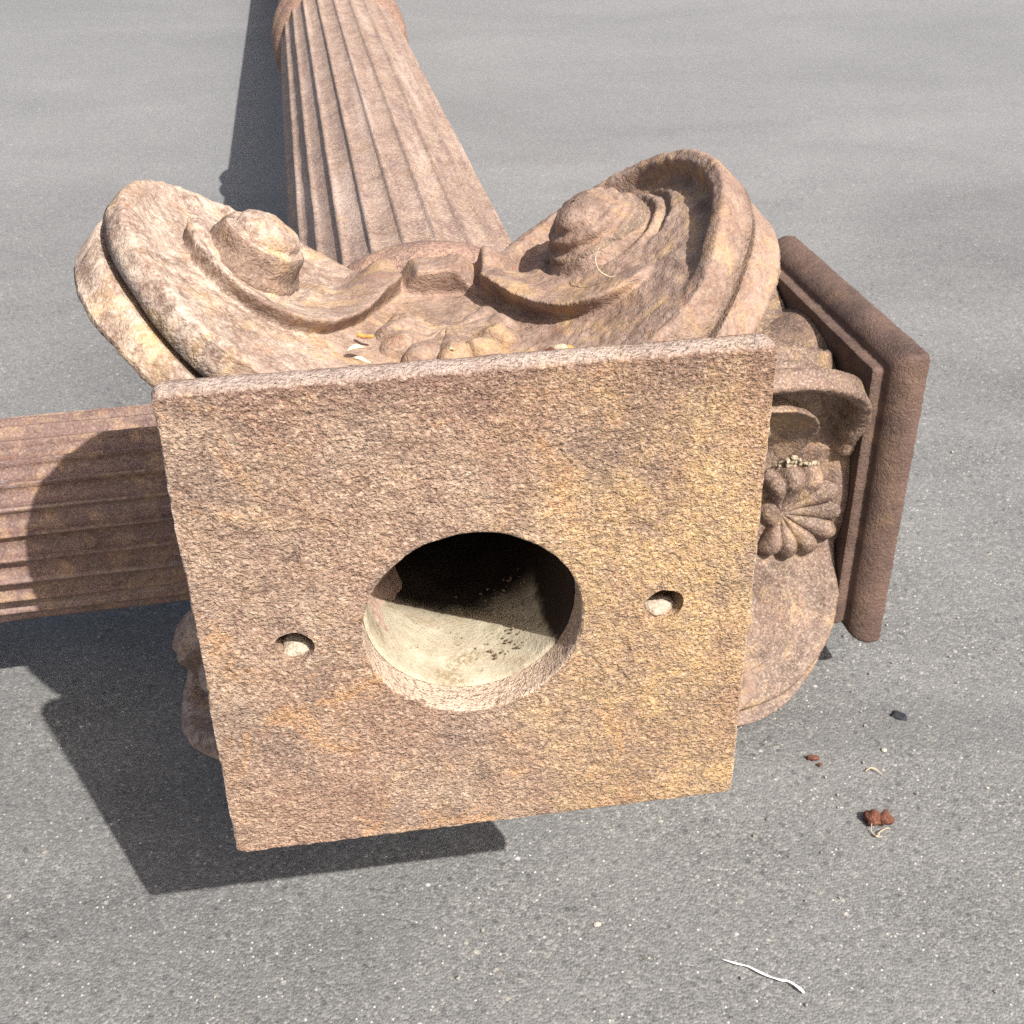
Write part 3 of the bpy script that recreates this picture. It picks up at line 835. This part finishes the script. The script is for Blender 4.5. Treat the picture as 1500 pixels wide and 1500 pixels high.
def column(rot, loc, label, mats, rad, length, taper, faces, palms, yaw):
    root = bpy.data.objects.new('fluted_column', None)
    C.objects.link(root)
    root.empty_display_size = 0.1
    root.matrix_world = Matrix.Translation(loc) @ Matrix(rot).to_4x4()
    root['label'] = label; root['category'] = 'column'; root['kind'] = 'thing'
    root['group'] = 'salvaged cast iron columns lying on the asphalt'
    link('abacus', with_mat(MESH['abacus'], mats['abacus']), None, root)
    for hx, hy, hs in ((-0.1010, 0.0105, 81), (0.0993, 0.0088, 83)):
        hd = link('hole_dirt', lump_mesh('hole_dirt', 0.0088, 0.0052, 0.008, hs, 0.28), M_holedirt, root)
        hd.location = (hx, hy, 0.0115)
    vv, ff = [], []
    rd = random.Random(int(rad * 1e5))
    for i in range(90):
        ang = math.radians(rd.gauss(62, 13)); z = rd.uniform(0.03, 0.10)
        r = 0.0525; c = Vector((-0.005 + r * math.cos(ang), 0.001 + r * math.sin(ang), z)); sz = rd.uniform(0.0005, 0.0013)
        o0 = len(vv)
        for d in ((1, 0, 0), (-1, 0, 0), (0, 1, 0), (0, -1, 0), (0, 0, 1), (0, 0, -1)):
            vv.append(tuple(c + Vector(d) * sz * rd.uniform(0.6, 1.3)))
        ff += [tuple(o0 + i for i in f) for f in ((0, 2, 4), (2, 1, 4), (1, 3, 4), (3, 0, 4), (2, 0, 5), (1, 2, 5), (3, 1, 5), (0, 3, 5))]
    ld = link('loose_debris', mesh('loose_debris', vv, ff, False), M_crumb, root); ld['kind'] = 'stuff'
    link('bell', with_mat(MESH['bell'], mats['cap']), None, root)
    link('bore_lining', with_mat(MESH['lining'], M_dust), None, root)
    for fm, eyes in faces:
        f = link('capital_face', with_mat(fm, mats['cap']), None, root)
        for e in eyes:
            em = with_mat(e, mats['cap']); em.materials.append(mats['eye']); em.polygons.foreach_set('material_index', EIX(e))
            link('volute_eye', em, None, f)
    for p in palms:
        link('palmette', with_mat(p, mats['cap']), None, root)
    link('neck_ring', ring_mesh('neck_ring', torus_prof(0.07, max(rad + 0.007, 0.107), 0.276, 0.318), 3), mats['ring'], root)
    link('shaft', build_shaft(rad, 0.30, length, taper=taper, depth=mats['flute']), mats['shaft'], root)
    r2 = rad + taper * 1.2
    rings = [link('shaft_ring', ring_mesh('shaft_ring', torus_prof(0.06, r2 + 0.010, 1.44, 1.485), 5), mats['ring'], root),
             link('shaft_ring', ring_mesh('shaft_ring', torus_prof(0.06, r2 + 0.013, 1.493, 1.545), 6), mats['ring'], root)]
    bs = link('base', ring_mesh('base', torus_prof(0.05, rad + 0.05, length - 0.14, length - 0.08)[:-1] + torus_prof(0.05, rad + 0.07, length - 0.08, length - 0.02)[1:], 8), mats['ring'], root)
    if yaw:
        piv = Matrix.Translation((0, 0, 0.36))
        mx = piv @ Matrix.Rotation(yaw, 4, 'Y') @ piv.inverted()
        for ch in root.children:
            if ch.name.split('.')[0] in ('shaft', 'shaft_ring', 'base', 'neck_ring'):
                ch.matrix_local = mx
    return root

A_ROT = ((0.9882110417652771, 0.00031745310764227843, -0.15309747273129767), (0.15258236994617347, -0.08403001890093298, 0.9847119255422461), (-0.0125521836664002, -0.9964631730009059, -0.08308783026515781))
A_LOC = (-0.022349034969613997, 0.4962925216370594, 0.4220547082850621)
B_ROT = ((-0.0028796618300627307, 0.19049538808149652, -0.9816838669691097), (-0.0872031048498586, -0.9779960550762004, -0.18952396882699182), (-0.9961863912201818, 0.0850601162418087, 0.019428087210040135))
B_LOC = (0.3099632308763502, 1.0306772211945112, 0.18906798819374782)

colA = column(A_ROT, A_LOC, 'rusted fluted iron column lying crosswise on top, square plate with round hole facing the viewer',
              dict(abacus=M_plate, cap=M_cap, eye=M_eye, shaft=M_shaft, ring=M_ring, flute=0.0042), 0.0995, 3.3, -0.0062, MESH['faces'], MESH['palmA'], -0.020)
colB = column(B_ROT, B_LOC, 'darker rusted fluted iron column lying underneath, its moulded capital on the asphalt at right',
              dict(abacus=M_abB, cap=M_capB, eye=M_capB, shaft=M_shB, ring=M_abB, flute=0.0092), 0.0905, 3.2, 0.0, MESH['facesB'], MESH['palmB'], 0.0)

# ------------------------------------------------------------------ small litter on the asphalt and on the capital
CAM = np.array([0, 0, 0.871218])
def tube_mesh(name, pts, radii, n=7, flat=1.0):
    P = smooth_poly(np.array(pts, float), 6)
    Rr = np.interp(np.linspace(0, 1, len(P)), np.linspace(0, 1, len(radii)), radii)
    V = []
    for i, p in enumerate(P):
        tg = P[min(i + 1, len(P) - 1)] - P[max(i - 1, 0)]; tg = tg / np.linalg.norm(tg)
        s = np.cross(tg, [0, 0, 1.0]); s = s / (np.linalg.norm(s) + 1e-9); u = np.cross(s, tg)
        for j in range(n):
            a = 2 * math.pi * j / n
            V.append(p + Rr[i] * (math.cos(a) * s + flat * math.sin(a) * u))
    F = grid_faces(len(P), n, True) + [tuple(range(n)), tuple(range((len(P) - 1) * n + n - 1, (len(P) - 1) * n - 1, -1))]
    return fix_normals(mesh(name, V, F))

def tag(o, label, cat, group=None):
    o['label'] = label; o['category'] = cat
    if group: o['group'] = group
    return o

M_flake = plain('red_rust_flake', (0.12, 0.050, 0.033), 0.9, 0.2, 0.6, 420, 0.9)
M_root = plain('pale_fibre', (0.42, 0.34, 0.24), 0.8, 0.2, 0.2)
M_white = plain('white_plastic', (0.80, 0.80, 0.79), 0.35, 0.5, 0.06, 120, 0.1)
M_tar = plain('black_tar', (0.02, 0.022, 0.026), 0.7, 0.3, 0.3)
M_pebble = plain('cream_stone', (0.40, 0.36, 0.30), 0.8, 0.3, 0.15)
M_leaf = plain('dry_cream_leaf', (0.62, 0.54, 0.34), 0.7, 0.3, 0.2)
M_twig = plain('orange_twig', (0.55, 0.27, 0.08), 0.8, 0.2, 0.2)
M_yellow = plain('yellow_lichen', (0.70, 0.62, 0.26), 0.9, 0.1, 0.25, 900, 0.9)
M_insect = plain('dark_red_shell', (0.16, 0.05, 0.045), 0.5, 0.4, 0.3)

# rust clump
cl = bpy.data.objects.new('rust_clump', None); C.objects.link(cl)
cl.location = (0.3035, 0.7005, 0.0); cl.empty_display_size = 0.02
tag(cl, 'dark red rust clump with pale root fibres lying on the asphalt at right', 'rust clump')
for (x, y, z, rx, ry, rz, s) in ((-0.004, 0.0, 0.0055, 0.0085, 0.0075, 0.007, 3), (0.0065, -0.0005, 0.005, 0.0062, 0.006, 0.0065, 8)):
    o = link('lump', lump_mesh('lump', rx, ry, rz, s, 0.4), M_flake, cl); o.location = (x, y, z)
for pts in ([(-0.006, -0.006, 0.006), (-0.007, -0.012, 0.002), (-0.003, -0.016, 0.001), (0.0, -0.013, 0.003), (0.006, -0.009, 0.002), (0.010, -0.008, 0.001)],
            [(-0.007, -0.012, 0.001), (-0.004, -0.017, 0.002), (0.001, -0.0165, 0.001)]):
    link('root_fibre', tube_mesh('root_fibre', pts, [0.0003, 0.0006, 0.0003], 6), M_root, cl)
# rust flake
o = link('rust_flake', lump_mesh('rust_flake', 0.0062, 0.0032, 0.0022, 21, 0.5), M_flake); o.location = (0.2625, 0.7735, 0.0012)
tag(o, 'small flat brown rust flake on the asphalt above the red rust clump', 'rust flake')
o = link('rust_flake', lump_mesh('rust_flake', 0.0022, 0.0018, 0.0014, 27, 0.5), M_flake); o.location = (0.2675, 0.7655, 0.0006)
tag(o, 'tiny crumb of rust just below the small flat brown flake', 'rust crumb')
# plastic strip
pts = [(0.1515, 0.5665, 0.0015), (0.163, 0.5615, 0.003), (0.171, 0.5595, 0.0022), (0.183, 0.552, 0.0025), (0.193, 0.5475, 0.003), (0.2, 0.5462, 0.0028), (0.207, 0.5405, 0.0025), (0.2105, 0.537, 0.0015)]
o = link('plastic_strip', tube_mesh('plastic_strip', pts, [0.0002, 0.0009, 0.0004, 0.0010, 0.0005, 0.0011, 0.0006, 0.0015, 0.0006], 8, 0.35), M_white)
tag(o, 'thin twisted white plastic strip on the asphalt in the lower right', 'plastic strip')
# twig
o = link('twig', tube_mesh('twig', [(0.307, 0.757, 0.001), (0.312, 0.759, 0.003), (0.317, 0.7565, 0.0025), (0.321, 0.752, 0.001)], [0.0004, 0.0008, 0.0007, 0.0003], 6), M_root)
tag(o, 'small curved tan twig on the asphalt between the rust clump and the tar spot', 'twig')
o = link('tar_spot', lump_mesh('tar_spot', 0.0075, 0.0042, 0.0014, 33, 0.5), M_tar); o.location = (0.355, 0.825, 0.0004); o.rotation_euler.z = -0.5
tag(o, 'small black tar spot stuck on the asphalt right of the lower volute', 'tar spot')
for i, (x, y, r, lab) in enumerate(((0.0554, 0.6, 0.0030, 'cream pebble lying alone on the asphalt below the square plate'),
                                    (0.330, 0.782, 0.0026, 'cream pebble on the asphalt between the tar spot and the rust clump'))):
    o = link('pebble', lump_mesh('pebble', r, r * .8, r * .5, 60 + i, 0.3), M_pebble); o.location = (x, y, r * 0.25)
    tag(o, lab, 'pebble', 'pebbles on the asphalt')

gv, gf = [], []
rg = random.Random(11)
for i in range(420):
    if i < 300:
        x = rg.uniform(-0.75, 0.75); y = 0.48 + 1.1 * rg.random() ** 1.3
    else:
        x = rg.gauss(0.30, 0.09); y = rg.gauss(0.82, 0.10)
    sz = 0.0006 + 0.0013 * rg.random() ** 3
    c = Vector((x, y, sz * 0.35)); o0 = len(gv)
    for d in ((1, 0, 0), (-1, 0, 0), (0, 1, 0), (0, -1, 0), (0, 0, 0.8), (0, 0, -0.8)):
        gv.append(tuple(c + Vector(d) * sz * rg.uniform(0.6, 1.4) + Vector((rg.uniform(-.3, .3), rg.uniform(-.3, .3), 0)) * sz))
    gf += [tuple(o0 + k for k in f) for f in ((0, 2, 4), (2, 1, 4), (1, 3, 4), (3, 0, 4), (2, 0, 5), (1, 2, 5), (3, 1, 5), (0, 3, 5))]
def mat_grit():
    k = NB('mixed_grit')
    a = k.noise(60, 2, 0.5)
    return k.done(k.ramp(a, [(0.30, (0.06, 0.055, 0.05)), (0.45, (0.20, 0.17, 0.14)), (0.58, (0.33, 0.30, 0.26)), (0.70, (0.16, 0.08, 0.05))]), 0.8, None, 0.3)
link('loose_grit', mesh('loose_grit', gv, gf, False), mat_grit())['kind'] = 'stuff'

# litter lying on the near capital (local frame of the near column)
MA = np.array(A_ROT); LA = np.array(A_LOC)
def onA(t, w_, h):
    return tuple(MA @ plan(np.array([t]), np.array([w_]), np.array([h]))[0] + LA)
def leaf_mesh(name, L, Wd, seed):
    n, m = 9, 5
    s = np.linspace(0, 1, n); q = np.linspace(-1, 1, m)
    V = []
    for a in s:
        wd = Wd * math.sin(math.pi * min(max(a, 0.03), 0.97)) ** 0.8
        for b in q:
            V.append((L * (a - .5), wd * b, 0.0012 * b * b + 0.002 * math.sin(3 * a + seed)))
    V = np.array(V)
    V = np.concatenate([V, V - np.array([0, 0, 0.0004])])
    N = n * m
    F = grid_faces(n, m)
    F = F + [tuple(reversed([i + N for i in f])) for f in F]
    for i in range(n - 1):
        F += [(i * m, (i + 1) * m, (i + 1) * m + N, i * m + N), (i * m + m - 1, i * m + m - 1 + N, (i + 1) * m + m - 1 + N, (i + 1) * m + m - 1)]
    F += [tuple([j, j + N, j + 1 + N, j + 1]) for j in range(m - 1)] + [tuple([(n - 1) * m + j, (n - 1) * m + j + 1, (n - 1) * m + j + 1 + N, (n - 1) * m + j + N]) for j in range(m - 1)]
    return fix_normals(mesh(name, V, F))
for i, (t, w_, h, L, Wd, rz, lab) in enumerate(((-0.056, 0.098, 0.001, 0.010, 0.0018, 0.5, 'pale dry leaflet lying left of the palmette on the near capital, upper of two'),
                                                (-0.053, 0.085, 0.001, 0.009, 0.0015, 0.1, 'pale dry leaflet lying left of the palmette close to the plate edge, lower of two'),
                                                (-0.004, 0.075, 0.017, 0.008, 0.0016, 1.3, 'pale yellow leaflet lying on the palmette of the near capital'))):
    o = link('dry_leaflet', leaf_mesh('dry_leaflet', L, Wd, i), M_leaf)
    o.location = onA(t, w_, h + 0.002); o.rotation_euler = (0.15, 0.1, rz)
    tag(o, lab, 'leaflet', 'dry leaflets on the near capital')
p = np.array(onA(-0.050, 0.118, 0.004))
o = link('twig', tube_mesh('twig', [p + np.array([-0.004, 0.002, 0]), p, p + np.array([0.005, -0.002, 0.001])], [0.0012, 0.0013, 0.001], 7), M_twig)
tag(o, 'short orange twig stub at the left edge of the palmette on the near capital', 'twig')
p = np.array(onA(0.101, 0.118, 0.016))
o = link('straw', tube_mesh('straw', [p + np.array([-0.002, 0.004, 0.010]), p + np.array([-0.004, 0.002, 0.004]), p + np.array([-0.002, -0.002, -0.001]), p + np.array([0.004, -0.004, -0.004]), p + np.array([0.007, -0.004, -0.003])], [0.0003, 0.0004, 0.0004, 0.0003], 6), M_root)
tag(o, 'thin pale curled straw on the right volute below its stepped boss', 'straw')
dcl = bpy.data.objects.new('debris_clump', None); C.objects.link(dcl); dcl.empty_display_size = 0.02
dcl.location = onA(0.056, 0.078, 0.0)
tag(dcl, 'crumbly brown and straw debris clump right of the palmette on the near capital', 'debris clump')
for i, (x, y, z, r, mt) in enumerate(((-0.004, 0, 0.002, 0.0035, M_flake), (0.001, 0.001, 0.003, 0.0038, M_root), (0.005, -0.001, 0.002, 0.003, M_pebble), (0.0, -0.004, 0.0018, 0.0028, M_flake), (0.006, 0.003, 0.002, 0.0026, M_twig))):
    o = link('crumb', lump_mesh('crumb', r, r * .8, r * .7, 70 + i, 0.5, 2), mt, dcl); o.location = (x, y, z)
cr_v = bpy.data.meshes.new('lime_crust')
bmc = bmesh.new(); rc_ = random.Random(9)
for i in range(130):
    a_ = math.radians(rc_.uniform(20, 165)); t_ = -0.012 + rc_.gauss(0.052, 0.004) * math.sin(a_); w__ = 0.101 - 0.052 * math.cos(a_) * rc_.uniform(0.85, 1.1)
    if t_ < 0.008: continue
    q_ = rotz(plan(np.array([t_]), np.array([max(w__, 0.05)]), np.array([-0.001])), 2)[0]
    bmesh.ops.create_icosphere(bmc, subdivisions=1, radius=rc_.uniform(0.0009, 0.0024), matrix=Matrix.Translation(q_))
for v in bmc.verts:
    v.co += Vector((rc_.uniform(-1, 1), rc_.uniform(-1, 1), rc_.uniform(-1, 1))) * 0.0006
bmc.to_mesh(cr_v); bmc.free()
link('lime_crust', cr_v, plain('cream_crust', (0.34, 0.28, 0.20), 0.95, 0.1, 0.4, 350, 0.8), colB)['kind'] = 'stuff'
# yellow tuft and insect between the far capital and its abacus
MB = np.array(B_ROT); LB = np.array(B_LOC)
def onB(x, y, z): return tuple(MB @ np.array([x, y, z]) + LB)
def build_tuft():
    bm = bmesh.new()
    rr = random.Random(4)
    for i in range(26):
        d = Vector((rr.gauss(0, 1), rr.gauss(0, 1), rr.gauss(0, 1))).normalized()
        c = d * rr.uniform(0.001, 0.0042)
        s = rr.uniform(0.0010, 0.0019)
        bmesh.ops.create_icosphere(bm, subdivisions=1, radius=s, matrix=Matrix.Translation(c))
    me = bpy.data.meshes.new('yellow_tuft'); bm.to_mesh(me); bm.free(); return me
o = link('yellow_tuft', build_tuft(), M_yellow); o.location = onB(-0.052, -0.126, 0.046)
tag(o, 'small pale yellow tuft lodged between the right volute and its moulded slab', 'tuft')
o = link('insect_shell', lump_mesh('insect_shell', 0.0045, 0.0045, 0.006, 44, 0.2), M_insect); o.location = onB(-0.038, -0.126, 0.050)
tag(o, 'dark red insect shell just below the pale yellow tuft', 'insect')
